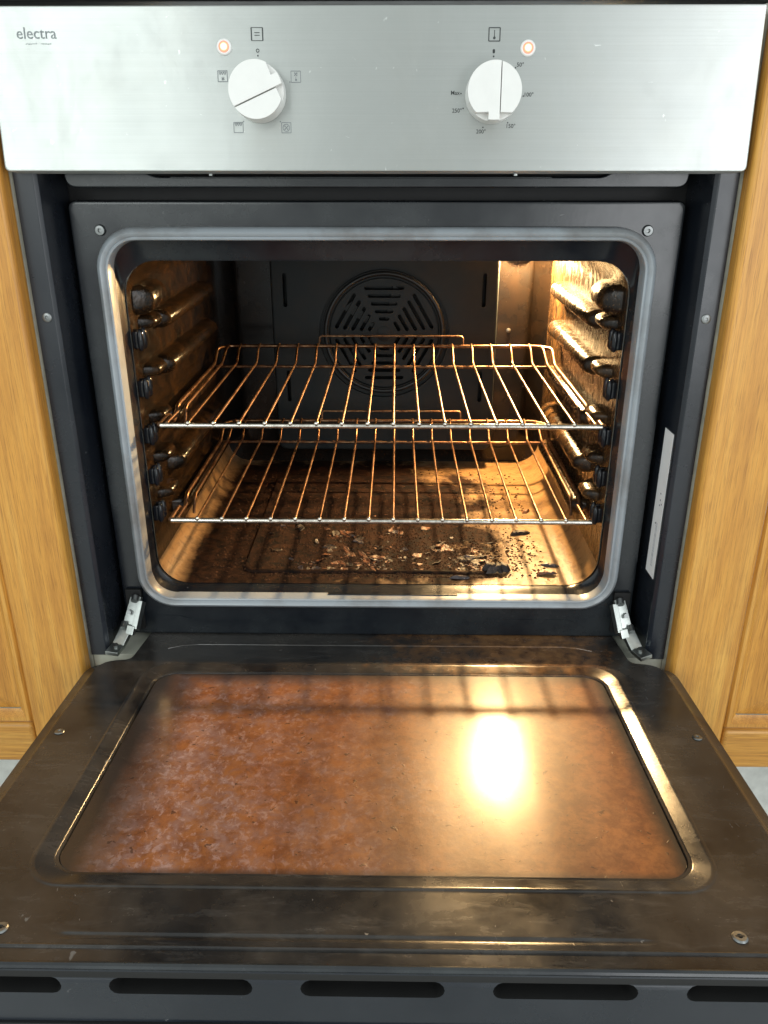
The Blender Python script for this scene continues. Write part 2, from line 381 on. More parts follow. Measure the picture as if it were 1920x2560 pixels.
# ------------------------------------------------------------------ cabinets
def cabinet(side, label):
    s = side
    def bx(m, xa, xb, *r):
        a, b = s*xa, s*xb
        return m.box(min(a, b), max(a, b), *r)
    root = empty('kitchen_cabinet', (s*.5, .02, .0)); tag(root, label, 'cabinet', 'oak kitchen cabinets')
    def part(name, m, mat, bevel=0, bseg=3, parent=None, loc=None):
        o = m.build(name, mat, None, bevel, bseg); o.parent = root; o.matrix_parent_inverse = Matrix.Translation((-s*.5, -.02, 0)); return o
    # carcass: pale edged boards behind the oven flange
    part('carcass_side', bx(MB(), .2990, .3170, .0225, .56, .12, .838), PALE, .0006)
    part('carcass_bottom', bx(MB(), .3172, .70, .0235, .56, .122, .14), PALE, .0006)
    # door: stiles, rails and a raised panel
    x0, x1, z0, z1, sw = .3005, .700, .1255, .8340, .066
    part('stile', bx(MB(), x0, x0+sw, 0, .0215, z0, z1), WOODV, .006, 4)
    part('stile', bx(MB(), x1-sw, x1, 0, .0215, z0, z1), WOODV, .006, 4)
    for a, b in ((z0, z0+.050), (z1-.050, z1)):
        part('rail', bx(MB(), x0+sw+.0006, x1-sw-.0006, .0006, .0210, a, b), WOODH, .005, 3)
    # moulding bead around the panel and the bevelled field
    m = MB(); X0, X1, Z0, Z1 = x0+sw, x1-sw, z0+.050, z1-.050
    secs = []
    for ins, y in ((.0008, .006), (.003, .0028), (.007, .0030), (.010, .008), (.0135, .0105)):
        secs.append(atY(rr(min(s*(X0+ins), s*(X1-ins)), max(s*(X0+ins), s*(X1-ins)), Z0+ins, Z1-ins, .001, 1), y))
    m.loft(secs); part('panel_moulding', m, WOODP)
    m = MB(); secs = []
    for ins, y in ((.0137, .0120), (.040, .0045), (.043, .0032)):
        secs.append(atY(rr(min(s*(X0+ins), s*(X1-ins)), max(s*(X0+ins), s*(X1-ins)), Z0+ins, Z1-ins, .001, 1), y))
    m.loft(secs, cap1=True); part('door_panel', m, WOODP)
    part('plinth', bx(MB(), .30, .70, .055, .071, .0005, .1215), PLINTH, .001)
    return root
cabinet(-1, 'golden oak kitchen cabinet with panelled door left of the oven')
cabinet(1, 'golden oak kitchen cabinet with panelled door right of the oven')

wt = empty('worktop', (0, .2, .8386)); tag(wt, 'worktop edge above the steel control panel, coloured dark as its shadow gap', 'worktop')
o = MB().box(-.75, .75, .012, .58, .8386, .876).build('worktop_slab', WORKTOP, wt, .003); o.matrix_parent_inverse = wt.matrix_world.inverted() if False else Matrix.Translation((0, -.2, -.8386))

# ------------------------------------------------------------------ the oven
OV = empty('built_in_oven', (0, .04, .24)); tag(OV, 'built-in electric oven with steel panel and dirty open door', 'oven')
OINV = Matrix.Translation((0, -.04, -.24))
def op(o, parent=None):
    o.parent = parent or OV
    if parent is None: o.matrix_parent_inverse = OINV
    return o
def opart(name, m, mat, bevel=0, bseg=2, auto=40, fix=True, parent=None):
    o = m.build(name, mat, None, bevel, bseg, True, auto, fix)
    return op(o, parent)

# carcass shelf the oven stands on and filler below (belongs to the housing cabinet)
hs = empty('oven_housing', (0, .02, .0)); tag(hs, 'pale shelf and wooden filler under the open oven door', 'housing')
for nm, m, mt in (('housing_shelf', MB().box(-.2985, .2985, .0225, .56, .2345, .2505), PALE), ('filler_panel', MB().box(-.2985, .2985, .012, .030, .1255, .2340), WOODH),
                  ('plinth', MB().box(-.2995, .2995, .055, .071, .0005, .1215), PLINTH)):
    o = m.build(nm, mt, None, .0008); o.parent = hs; o.matrix_parent_inverse = Matrix.Translation((0, -.02, 0))

# --- control panel -------------------------------------------------------
PW, PH = .2960, .1165
m = MB()
out = rpoly([(-PW, 0, .004), (PW, 0, .004), (PW, PH, .0015), (-PW, PH, .0015)], 6)
out = list(out)
def inset(o, d, cx=0, cz=PH/2):
    return [(x - d*(1 if x > cx else -1), z - d*(1 if z > cz else -1)) for x, z in o]
m.loft([atY(out, .022), atY(out, .0016), atY(inset(out, .0005), .0005), atY(inset(out, .0016), 0)], cap0=True, cap1=True)
cp = m.build('control_panel', STEEL, None, 0, 2, True, 30)
uv = cp.data.uv_layers.new(name='UVMap')
for lp in cp.data.loops:
    c = cp.data.vertices[lp.vertex_index].co; uv.data[lp.index].uv = (c.x, c.z)
cp.location = (0, 0, .7195); cp.rotation_euler = (radians(-5), 0, 0); op(cp)
PM = Matrix.Translation((0, 0, .7195)) @ Matrix.Rotation(radians(-5), 4, 'X')

def pprint(name, m, mat=PRINT):
    """flat print on the panel face"""
    o = m.build(name, mat, None, 0, 2, False, None); o.parent = cp; return o
def strip(m, x0, z0, x1, z1, wd):
    a = Vector((x0, z0)); b = Vector((x1, z1)); d = (b-a).normalized(); n = Vector((-d.y, d.x))*wd/2
    q = [a-n, b-n, b+n, a+n]
    return m.prism([(p.x, p.y) for p in q], -.00035, -.00005, 'y')
def disc(m, x, z, r, seg=10):
    return m.prism([(x+r*cos(2*pi*k/seg), z+r*sin(2*pi*k/seg)) for k in range(seg)], -.00035, -.00005, 'y')
def frame(m, x, z, w_, h_, tv, th):
    strip(m, x-w_/2, z-h_/2, x-w_/2, z+h_/2, tv); strip(m, x+w_/2, z-h_/2, x+w_/2, z+h_/2, tv)
    strip(m, x-w_/2, z-h_/2, x+w_/2, z-h_/2, th); strip(m, x-w_/2, z+h_/2, x+w_/2, z+h_/2, th); return m
def ring(m, x, z, r, wd, seg=18):
    for k in range(seg):
        a, b_ = 2*pi*k/seg, 2*pi*(k+1)/seg
        strip(m, x+r*cos(a), z+r*sin(a), x+r*cos(b_), z+r*sin(b_), wd)
    return m
def fan(m, x, z, r, wd):
    for k in range(4):
        a = radians(35+90*k); strip(m, x, z, x+r*cos(a), z+r*sin(a), wd)
        strip(m, x+r*cos(a), z+r*sin(a), x+r*.75*cos(a+.7), z+r*.75*sin(a+.7), wd*.8)
    return m
def zig(m, x, z, wd_, h, t_):
    n = 3
    strip(m, x-wd_/2, z+h/2, x+wd_/2, z+h/2, t_)
    for k in range(n):
        a = x-wd_/2+wd_*k/n; b_ = a+wd_/n
        strip(m, a, z+h/2, (a+b_)/2, z-h/2, t_); strip(m, (a+b_)/2, z-h/2, b_, z+h/2, t_)
    return m
FONT = bpy.data.fonts.load('<builtin>') if False else None
def text(name, s, x, z, width=None, size=.005, mat=PRINT, align='CENTER', fat=0):
    cu = bpy.data.curves.new('t', 'FONT'); cu.body = s; cu.size = size; cu.align_x = align; cu.align_y = 'CENTER'; cu.extrude = .0001; cu.offset = fat
    cu.resolution_u = 3
    o = bpy.data.objects.new('t', cu); COL.objects.link(o); bpy.context.view_layer.update()
    me = bpy.data.meshes.new_from_object(o.evaluated_get(bpy.context.evaluated_depsgraph_get())); bpy.data.objects.remove(o)
    k = 1
    if width:
        xs = [v.co.x for v in me.vertices]; k = width/(max(xs)-min(xs))
    for v in me.vertices:
        c = v.co.copy(); v.co = (c.x*k + x, -.00022 - c.z, c.y*k + z)
    me.materials.clear(); r = link(name, me, mat); r.parent = cp; return r

W1 = .00055
LX, RX = -.0886, .0921
m = MB(); frame(m, LX, .0969, .0086, .0088, .0009, .0004); strip(m, LX-.002, .0979, LX+.002, .0979, W1*.8); strip(m, LX-.002, .0961, LX+.002, .0961, W1*.8); pprint('printed_symbol', m)
m = MB(); frame(m, RX, .0964, .0084, .0090, .0008, .0006); strip(m, RX, .0945, RX, .0993, W1); disc(m, RX, .0940, .0010); pprint('printed_symbol', m)
m = MB(); frame(m, -.1166, .0682, .0073, .0076, W1*.8, W1*.8); zig(m, -.1166, .0702, .0056, .0020, W1*.7); fan(m, -.1164, .0664, .0012, W1*.8); disc(m, -.1118, .0642, .0005); pprint('printed_symbol', m, PRINTG)
m = MB(); frame(m, -.0599, .0678, .0074, .0078, W1*.8, W1*.8); fan(m, -.0599, .0695, .0015, W1*.8); strip(m, -.0599, .0658, -.0599, .0677, W1*.6); disc(m, -.0598, .0656, .0008); disc(m, -.0646, .0641, .0005); pprint('printed_symbol', m, PRINTG)
m = MB(); frame(m, -.1062, .0321, .0073, .0073, W1*.8, W1*.8); zig(m, -.1062, .0341, .0056, .0020, W1*.7); disc(m, -.1020, .0364, .0005); pprint('printed_symbol', m, PRINTG)
m = MB(); frame(m, -.0685, .0318, .0073, .0073, W1*.8, W1*.8); ring(m, -.0685, .0318, .0026, W1*.8); fan(m, -.0685, .0318, .0019, W1*.8); disc(m, -.0730, .0362, .0005); pprint('printed_symbol', m, PRINTG)
m = MB(); ring(m, LX, .0857, .0011, .0005); disc(m, LX, .0822, .0006); pprint('printed_zero_mark', m)
m = MB(); disc(m, RX, .0855, .0010); disc(m, RX, .0845, .0010); disc(m, RX, .0815, .00065); pprint('printed_zero_mark', m)
for s_, x_, z_, dx, dz in (('50\u00b0', .1128, .0757, .1092, .0737), ('100\u00b0', .1203, .0550, .1162, .0541), ('150\u00b0', .1074, .0328, .1050, .0353),
                           ('200\u00b0', .0844, .0289, .0858, .0320), ('250\u00b0', .0652, .0438, .0699, .0455), ('Max', .0634, .0563, .0679, .0559)):
    text('printed_' + ('word' if s_ == 'Max' else 'number'), s_, x_, z_, None, .0041, PRINT, fat=.00003)
    pprint('printed_dot', disc(MB(), dx, dz, .00055))
text('brand_lettering', 'electra', -.2578, .0975, .0305, .006, PRINTG)
m = MB(); x = -.2668
while x < -.2480:
    l_ = random.uniform(.0008, .0022)
    if not -.2585 < x < -.2570: strip(m, x, .0905+random.uniform(-.0003, .0003), x+l_, .0908+random.uniform(-.0003, .0003), random.uniform(.0005, .0011))
    x += l_+.0005
pprint('worn_print_line', m, PRINTF)

# --- knobs ---------------------------------------------------------------
def knob(x, z, ang, label, mir=1):
    """pointer along local -z before turning by ang"""
    R = .0207
    m = MB(); m.lathe([(R*1.0, 0), (R*1.0, -.0125), (R*.985, -.0135), (R*.95, -.0138)], (0, -.0005, 0), 'y', 48)
    root = m.build('knob', KNOB, None, 0, 2, True, 50)
    # face cap with two bites beside the pointer, split by a seam along one side of the pointer
    tab = .0042; ch = -.74*R; seam = .0007; Rc = .985*R
    def arc(x_from, x_to, top=True):
        a_ = math.acos(x_from/Rc); b_ = math.acos(x_to/Rc); return [(Rc*cos(a_+(b_-a_)*k/24), Rc*sin(a_+(b_-a_)*k/24)) for k in range(25)]
    xe = sqrt(Rc*Rc-ch*ch)
    big = []; a0 = math.asin(ch/Rc)
    aa = math.acos(tab/Rc); bb = pi - a0
    for k in range(33): q = aa+(bb-aa)*k/32; big.append((Rc*cos(q), Rc*sin(q)))
    big += [(-tab, ch+.0004), (-tab, -R*.975), (0, -R*.985), (tab, -R*.975)]
    small = []; aa = a0; bb = math.acos((tab+seam)/Rc)
    for k in range(25): q = aa+(bb-aa)*k/24; small.append((Rc*cos(q), Rc*sin(q)))
    small += [(tab+seam, ch+.0004)]
    for pts, y1 in ((big, -.0222), (small, -.0212)):
        pts = [(mir*px, pz) for px, pz in pts]
        MB().prism(pts, -.0139, y1, 'y').build('knob_cap', KNOB, root, .0004, 2, True, 40)
    root.matrix_local = PM @ Matrix.Translation((x, 0, z)) @ Matrix.Rotation(ang, 4, 'Y')
    op(root); root['label'] = label; return root
knob(-.0884, .0556, -radians(113), 'white function knob with its pointer turned to the right', -1)
knob(.0918, .0548, 0, 'white temperature knob with its pointer turned straight down')

# --- indicator lights ----------------------------------------------------
def pilot(x, z, hot):
    t = NT('pilot_glow'); X, Y, Z = t.sep(); r = t.math('SQRT', t.math('ADD', t.math('MULTIPLY', X, X), t.math('MULTIPLY', Z, Z)))
    col = t.ramp(t.math('MULTIPLY', r, 230), [(.0, (1, .86, .62)), (.40, (1, .70, .40)), (.66, (.75, .16, .09)), (1, (.55, .13, .10))])
    t.set(base=(.6, .1, .06), rough=.2, emit=col, emits=hot)
    m = MB(); m.lathe([(.0040, .001), (.0040, -.0006), (.0034, -.0016), (.0022, -.0024), (.0008, -.0028)], (0, 0, 0), 'y', 24)
    o = m.build('indicator_light', t.m, None, 0, 2, True, 60)
    b_ = MB(); b_.lathe([(.0041, .0008), (.0041, -.0014), (.0050, -.0016), (.0058, -.0008), (.0059, .0002)], (0, 0, 0), 'y', 28, False).build('bezel', KNOB, o, 0, 2, True, 60)
    o.matrix_local = PM @ Matrix.Translation((x, -.0002, z)); op(o); return o
pilot(-.1142, .0882, 2.4)['label'] = 'glowing red indicator light left of the function knob'
pilot(.1179, .0870, 2.4)['label'] = 'glowing red indicator light right of the temperature knob'

# --- front: upper strip, plate, trims ------------------------------------
# upper strip with the cooling-air notch
out = rpoly([(-.268, .7062, .010), (.268, .7062, .010), (.268, .80, .002), (.214, .80, 0), (.214, .7275, 0), (.196, .7150, .006), (-.190, .7150, .006), (-.214, .7275, 0), (-.214, .80, 0), (-.268, .80, .002)], 5)
opart('upper_strip', MB().prism(out, .050, .062, 'y'), ENAMEL, .0022, 3)
opart('air_vent', MB().box(-.214, .214, .057, .068, .7155, .80), SLOT)
opart('vent_lip', MB().box(-.175, .150, .0455, .049, .7140, .7152), ENAMEL, .0004)
for x_ in (-.142, .118): opart('vent_clip', MB().box(x_, x_+.003, .047, .0565, .7156, .7230), ZINC, .0004)
opart('chassis', (lambda m: m.loft([atY(rr(-.2986, .2986, .2515, .80, .002, 7), .082), atY(rr(-.244, .244, .300, .668, .04, 7), .082)]))(MB()), DARK, fix=False)
# main plate
G = dict(x=.2494, z0=.2942, z1=.6740)
secs = [atY(rr(-.2705, .2705, .2560, .6955, .006), .078), atY(rr(-.2705, .2705, .2560, .6955, .006), .0575), atY(rr(-.2695, .2695, .2570, .6945, .006), .0552), atY(rr(-.2675, .2675, .2590, .6925, .006), .0545),
        atY(rr(-.2410, .2410, .3030, .6655, .030), .0545), atY(rr(-.2405, .2405, .3036, .6650, .030), .060)]
opart('front_plate', MB().loft(secs), ENAMEL, 0)
opart('plate_crease', MB().tube([(-.20, .0546, .2760), (-.215, .0546, .2790), (-.235, .0546, .2790)], .0007, 6), ENAMEL)
opart('plate_crease', MB().tube([(.12, .0546, .2770), (.205, .0546, .2770), (.214, .0546, .2720)], .0007, 6), ENAMEL)
# gasket : pale rubber tube with two beads
prof = [(.0000, .0543), (-.0002, .0490), (.0018, .0448), (.0052, .0430), (.0084, .0440), (.0100, .0462), (.0112, .0456), (.0128, .0462), (.0140, .0490), (.0145, .0545), (.0145, .0600)]
secs = []
for ins, y in prof:
    ins *= .80
    secs.append(atY(rr(-G['x']+ins, G['x']-ins, G['z0']+ins, G['z1']-ins, max(.038-ins, .024), 12), y))
gk = opart('door_gasket', MB().loft(secs), RUBBER, 0)
opart('gasket_clip', MB().box(-.052, .085, .0535, .0575, .3052, .3066), ENAMEL, .0003)
# front screws
def screw(o, r=.0048, deep=.0016, slot=True, parent=None, ax='y', name='screw', mat=SCREW):
    m = MB(); m.lathe([(r*1.25, .0004), (r*1.2, -deep*.5), (r, -deep), (r*.45, -deep*1.05), (r*.36, -deep*.25), (r*.02, -deep*.2)], o, ax, 20)
    return m
for x_ in (-.2437, .2391):
    opart('screw', screw((x_, .0544, .6711), .0040, .0026), SCREW)
# side trims with return walls
def trim(s):
    X0, X1, X2 = .2785, .2984, .2768
    pts = [(s*X1, .0215), (s*X1, .0180), (s*(X0+.0035), .0180), (s*X0, .0205), (s*X2, .0795), (s*(X2+.0015), .0795), (s*(X0+.0015), .0225)]
    m = MB().prism(pts, .2520, .7600, 'z')
    o = opart('side_trim', m, TRIM, .0008, 2)
    for z_ in (.6008,):
        q = screw((s*.2882, .0178, z_), .0034, .0010).build('screw', SCREW, o)
        q.matrix_parent_inverse = Matrix.Identity(4)
    return o
tl = trim(-1); trr = trim(1)
# label on the return wall of the right trim
m = MB(); X2, X0 = .2768, .2785
def wallx(y): return X0 + (X2-X0)*(y-.0205)/(.0795-.0205)
ya, yb = .026, .049
lab = MB().add([(wallx(ya)-.0006, ya, .4930), (wallx(yb)-.0006, yb, .4930), (wallx(yb)-.0006, yb, .3415), (wallx(ya)-.0006, ya, .3415),
                (wallx(ya)-.0002, ya, .4930), (wallx(yb)-.0002, yb, .4930), (wallx(yb)-.0002, yb, .3415), (wallx(ya)-.0002, ya, .3415)],
               [(0,1,2,3), (7,6,5,4), (0,4,5,1), (1,5,6,2), (2,6,7,3), (3,7,4,0)]).build('rating_label', PAPER, trr, 0, 2, False)
lab['label'] = 'white paper rating label'
m = MB(); z = .3990
while z > .3530:
    h = random.choice((.0004, .0007, .0011)); y0 = .0335; y1 = .0385
    m.add([(wallx(y0)-.0008, y0, z), (wallx(y1)-.0008, y1, z), (wallx(y1)-.0008, y1, z-h), (wallx(y0)-.0008, y0, z-h)], [(0, 1, 2, 3)]); z -= h + random.choice((.0005, .0008))
m.build('label_bars', INKF, trr, 0, 2, False)
m = MB()
for y0, z in ((.036, .4300), (.035, .4235), (.0355, .4180), (.031, .4205), (.0395, .3975)):
    m.lathe([(.0009, -.0001), (.0009, .0001)], (wallx(y0)-.0009, y0, z), 'x', 8)
m.build('label_spots', INKD, trr, 0, 2, False)

# --- cavity --------------------------------------------------------------
CX, CZ0, CZ1 = .2342, .3085, .6440
YF, YB = .074, .4700
def csec(hx, z0, z1, r, y): return atY(rr(-hx, hx, z0, z1, r, 8), y)
# throat lip just inside the gasket
opart('throat_lip', MB().loft([csec(.2398, .3056, .6646, .030, .0575), csec(.2382, .3070, .6560, .030, .064), csec(.2370, .3076, .6470, .030, .068), csec(.2358, .3080, .6436, .034, .0705), csec(CX+.0012, CZ0-.0006, CZ1+.0005, .033, .0755)]), ENAMEL, 0)
N_ = 9  # points per corner
def wallpart(name, idx, mat, ys):
    m = MB(); n = len(idx)
    v = []; f = []
    for y in ys:
        r = .032
        o = rr(-CX, CX, CZ0, CZ1, r, 8)
        v += [(o[i][0], y, o[i][1]) for i in idx]
    for a in range(len(ys)-1):
        for b_ in range(n-1): f.append((a*n+b_, a*n+b_+1, (a+1)*n+b_+1, (a+1)*n+b_))
    m.add(v, f); return opart(name, m, mat, 0, fix=False)
ys = [YF + (YB-YF)*k/10 for k in range(11)]
# corner order: 0-8 top right, 9-17 top left, 18-26 bottom left, 27-35 bottom right
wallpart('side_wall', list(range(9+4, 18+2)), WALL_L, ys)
wallpart('side_wall', [34-0, 35] + list(range(0, 5)), WALL_R, ys)
wallpart('cavity_floor', list(range(19, 35)), FLOOR_M, ys)
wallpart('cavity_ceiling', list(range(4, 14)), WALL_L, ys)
# back wall, pressed outwards inside a rounded border
bwall = MB().loft([csec(CX+.001, CZ0-.001, CZ1+.001, .033, YB-.0005), csec(.212, .330, .655, .030, YB-.0005), csec(.209, .3335, .652, .028, YB-.004), csec(.205, .3375, .648, .026, YB-.0075), csec(.200, .3420, .646, .024, YB-.0075)], cap1=True)
opart('back_wall', bwall, BACKEN, 0, auto=60)
for p_ in ((.178, .508), ): opart('wall_screw', MB().lathe([(.0035, 0), (.003, -.003), (.0005, -.004)], (p_[0], YB-.0072, p_[1]), 'y', 14), SCREW)
# pressed floor tray edge
m = MB(); o_ = rr(-.150, .1475, .098, .400, .014, 6)
m.loft([[(x, y, CZ0+.0004) for x, y in o_], [(x, y, CZ0+.0026) for x, y in [(a*.993, .249+(b-.249)*.99) for a, b in o_]], [(x, y, CZ0+.0024) for x, y in [(a*.978, .249+(b-.249)*.972) for a, b in o_]], [(x, y, CZ0+.0012) for x, y in [(a*.962, .249+(b-.249)*.952) for a, b in o_]]], cap1=True)
opart('floor_tray', m, FLOOR_M, 0, auto=60)

# fan cover
FY = .4400
FC = (.0022, .5070)
out = rr(-.1535, .1590, .336, .642, .012, 5)
fc = MB().loft([atY(out, YB-.002), atY(out, FY+.004), atY([(x-(.0015 if x > 0 else -.0015), z-(.0015 if z > .5 else -.0015)) for x, z in out], FY+.0008), atY([(x-(.004 if x > 0 else -.004), z-(.004 if z > .5 else -.004)) for x, z in out], FY)], cap0=True, cap1=True)
fco = opart('fan_cover', fc, FANEN, 0)
c = MB()
def slotbox(c, x, z, L, wdt, ang, y0=FY-.02, y1=FY+.018):
    ca, sa = cos(ang), sin(ang); pts = []
    for k in range(5): a = -pi/2+pi*k/4; pts.append((L/2+wdt/2*cos(a), wdt/2*sin(a)))
    for k in range(5): a = pi/2+pi*k/4; pts.append((-L/2+wdt/2*cos(a), wdt/2*sin(a)))
    c.prism([(x+px*ca-pz*sa, z+px*sa+pz*ca) for px, pz in pts], y0, y1, 'y')
for x_ in (-.134, .139):
    for z_ in (.566, .432): slotbox(c, x_, z_, .040, .0055, pi/2)
for k in range(6):
    th = pi/2 + k*pi/3
    for i, r_ in enumerate((.0620, .0515, .0410, .0305, .0205)):
        slotbox(c, FC[0]+r_*cos(th), FC[1]+r_*sin(th), [.050, .041, .032, .021, .010][i], .0050, th+pi/2)
# ring grooves
for ra, rb in ((.0905, .0858), (.0772, .0750)):
    c.loft([atY([(FC[0]+r_*cos(2*pi*k/56), FC[1]+r_*sin(2*pi*k/56)) for k in range(56)], y_) for r_, y_ in ((ra, FY-.003), (ra, FY+.006), (rb, FY+.006), (rb, FY-.003), (ra, FY-.003))])
cut(fco, c)
g_ = MB().lathe([(.0862, .004), (.0852, .0005), (.0838, -.0016), (.0815, -.0026), (.0795, -.0018), (.0780, .0004), (.0772, .004)], (FC[0], FY, FC[1]), 'y', 64, False)
opart('fan_ring', g_, FANRING, 0, auto=60)
opart('fan_motor_cap', MB().lathe([(.0125, .006), (.0125, -.001), (.009, -.003), (.0015, -.0035)], (FC[0], FY+.002, FC[1]), 'y', 24), FANEN)
for k in range(5):
    a = 2*pi*k/5
    opart('fan_blade', MB().prism([(FC[0]+r_*cos(a+d_), FC[1]+r_*sin(a+d_)) for r_, d_ in ((.013, -.3), (.062, -.12), (.066, .12), (.013, .3))], FY+.011, FY+.0125, 'y'), BACKEN)

# shelf guides pressed into both side walls
def ridge(s, y0, y1, z, h, d, wall=CX):
    """half-round emboss running in depth"""
    m = MB(); secs = []; nseg = 8
    L = y1-y0; rnd = min(.012, L/3)
    for t_ in (0, .12, .35, .7, 1):
        y = y0 + rnd*t_; k = sin(t_*pi/2); secs.append((y, max(k, .02)))
    for t_ in (1, .7, .35, .12, 0):
        y = y1 - rnd*t_; k = sin(t_*pi/2); secs.append((y, max(k, .02)))
    v = []; f = []
    for y, k in secs:
        for j in range(nseg+1):
            a = pi*j/nseg
            ex = abs(sin(a))**.65
            v.append((s*(wall+.0006 - d*k*ex), y, z - h/2 + h/2*(1-cos(a)*(.65+.35*k))))
    n = nseg+1
    for i in range(len(secs)-1):
        for j in range(nseg): f.append((i*n+j, i*n+j+1, (i+1)*n+j+1, (i+1)*n+j))
    m.add(v, f); return m
RZ = .4830; RZ2 = .3787
for s, mt in ((-1, WALL_L), (1, WALL_R)):
    for z_ in (.5765, .5280, .4705, .4180, .3660):
        opart('shelf_guide', ridge(s, .148, .385, z_, .021, .0185), mt, 0, auto=80)
    for z_ in (.6040,):
        opart('guide_stop', ridge(s, .092, .158, z_, .030, .0190), mt, 0, auto=80)
    for z_ in (.5690, .5210, .4730, .4290, .3880):
        opart('guide_stop', ridge(s, .100, .145, z_+.012, .014, .0155), mt, 0, auto=80)
        for y_ in (.0795, .0905):
            opart('guide_stop', MB().lathe([(.0003, -.0108), (.0020, -.0098), (.0032, -.0068), (.0036, 0), (.0032, .0068), (.0020, .0098), (.0003, .0108)], (s*(CX-.0068), y_, z_), 'z', 14), STUB, 0, auto=80)
            opart('guide_stop', MB().box(min(s*(CX+.001), s*(CX-.0070)), max(s*(CX+.001), s*(CX-.0070)), y_-.0022, y_+.0022, z_-.0085, z_+.0085), STUB, .002, 2)

# lamp: glass-capped bulb in the right rear corner
t = NT('lamp_glow'); t.set(base=(1, .8, .5), emit=(1.0, .64, .28), emits=5000.0); GLOW = t.m
lb = opart('oven_lamp', MB().lathe([(.0005, -.0125), (.006, -.011), (.0105, -.006), (.012, 0), (.0105, .006), (.007, .011), (.0055, .018), (.0005, .019)], (.1870, .4520, .6215), 'y', 18), GLOW, 0, auto=80)
lb['label'] = 'glowing oven bulb high in the rear right corner'
MB().lathe([(.0185, 0), (.0185, -.006), (.0160, -.008), (.0145, -.006), (.0145, 0)], (0, 0, 0), 'y', 24, False).build('lamp_socket', ZINC, lb).location = (.1870, YB-.008, .6215)

# --- door ----------------------------------------------------------------
T = radians(5.0)
DM = Matrix.Translation((.0040, .0300, .2586)) @ Matrix.Rotation(-T, 4, 'X')     # local: -y runs from hinge to free edge, z is the inner face normal
def dsec(o, n): return [(x, -u, n) for x, u in o]
def outl(hw, u0, uh, u1, r=.006, th=.249, ins=0):
    """door outline with the narrower tongue between the hinges"""
    return rpoly([(-hw, uh, .022), (-th-.004, uh, .010), (-th, u0, .012), (th, u0, .012), (th+.004, uh, .010), (hw, uh, .022), (hw, u1, r), (-hw, u1, r)], 6)
U1 = .4065
o0 = outl(.2985, -.0345, .028, U1); o1 = outl(.2975, -.0355, .0285, U1-.0005); o2 = outl(.2905, -.0360, .031, U1-.001); o3 = outl(.2855, -.0370, .033, U1-.0015); o4 = outl(.2825, -.0362, .0355, U1-.0032)
rim = lambda ins, r: rr(-.2350+ins, .2350-ins, .0400+ins*1.0, .3440-ins*1.0, r, 9)
m = MB()
m.loft([dsec(o0, -.040), dsec(o0, -.0105), dsec(o1, -.0085), dsec(o2, -.0075), dsec(o3, -.0035), dsec(o4, 0)], cap0=True)
m.loft([dsec(rim(0, .030), 0), dsec(rim(.0012, .029), .0008), dsec(rim(.0030, .028), .0010), dsec(rim(.0044, .027), .0006), dsec(rim(.0140, .022), -.0017), dsec(rim(.0150, .0215), -.0025), dsec(rim(.0168, .021), -.0024), dsec(rim(.0178, .020), -.0060)], cap1=True)
v, f = fill([(x, -u) for x, u in o4], [[(x, -u) for x, u in rim(0, .030)]], 0, 'z')
m.add(v, f)
me = m.mesh('door'); bm = bmesh.new(); bm.from_mesh(me); bmesh.ops.remove_doubles(bm, verts=bm.verts, dist=1e-5); bmesh.ops.recalc_face_normals(bm, faces=bm.faces); bm.to_mesh(me); bm.free()
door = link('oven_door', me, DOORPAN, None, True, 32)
door.matrix_local = DM; op(door)
bpy.context.view_layer.update()
c = MB()
for k in range(5):
    xc = -.2210 + .1125*k - .0010
    L, H = .0845, .0110; pts = []
    for j in range(7): a = -pi/2+pi*j/6; pts.append((xc+L/2-H/2+H/2*cos(a), -.0130+H/2*sin(a)))
    for j in range(7): a = pi/2+pi*j/6; pts.append((xc-L/2+H/2+H/2*cos(a), -.0130+H/2*sin(a)))
    c.prism(pts, -U1-.01, -U1+.030, 'y')
c.lathe([(.0005, -.205), (.0052, -.203), (.0062, -.185), (.0062, .165), (.0052, .183), (.0005, .185)], (0, -.3822, .0054), 'x', 32)
cut(door, c)
door.data.materials.clear()
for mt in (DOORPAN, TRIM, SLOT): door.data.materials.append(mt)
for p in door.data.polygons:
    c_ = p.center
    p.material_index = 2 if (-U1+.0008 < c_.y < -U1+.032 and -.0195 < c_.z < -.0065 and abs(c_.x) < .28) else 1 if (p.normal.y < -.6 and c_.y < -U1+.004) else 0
door['label'] = 'open oven door with browned inner glass'
def dp(name, m, mat, bevel=0, bseg=2, auto=40):
    return m.build(name, mat, door, bevel, bseg, True, auto)
# pane
gl = rr(-.2170, .2170, -.3272, -.0578, .020, 9)
dp('glass_pane', MB().loft([atZ(gl, -.0058), atZ(gl, -.0031), atZ([(x*.998, -.1925+(y+.1925)*.997) for x, y in gl], -.0027)], cap0=True, cap1=True), GLASS, 0)
dp('outer_glass', MB().loft([atZ(rr(-.2985, .2985, -.4085, -.030, .004), -.0440), atZ(rr(-.2985, .2985, -.4085, -.030, .004), -.0402)], cap0=True, cap1=True), DARK, .0005)
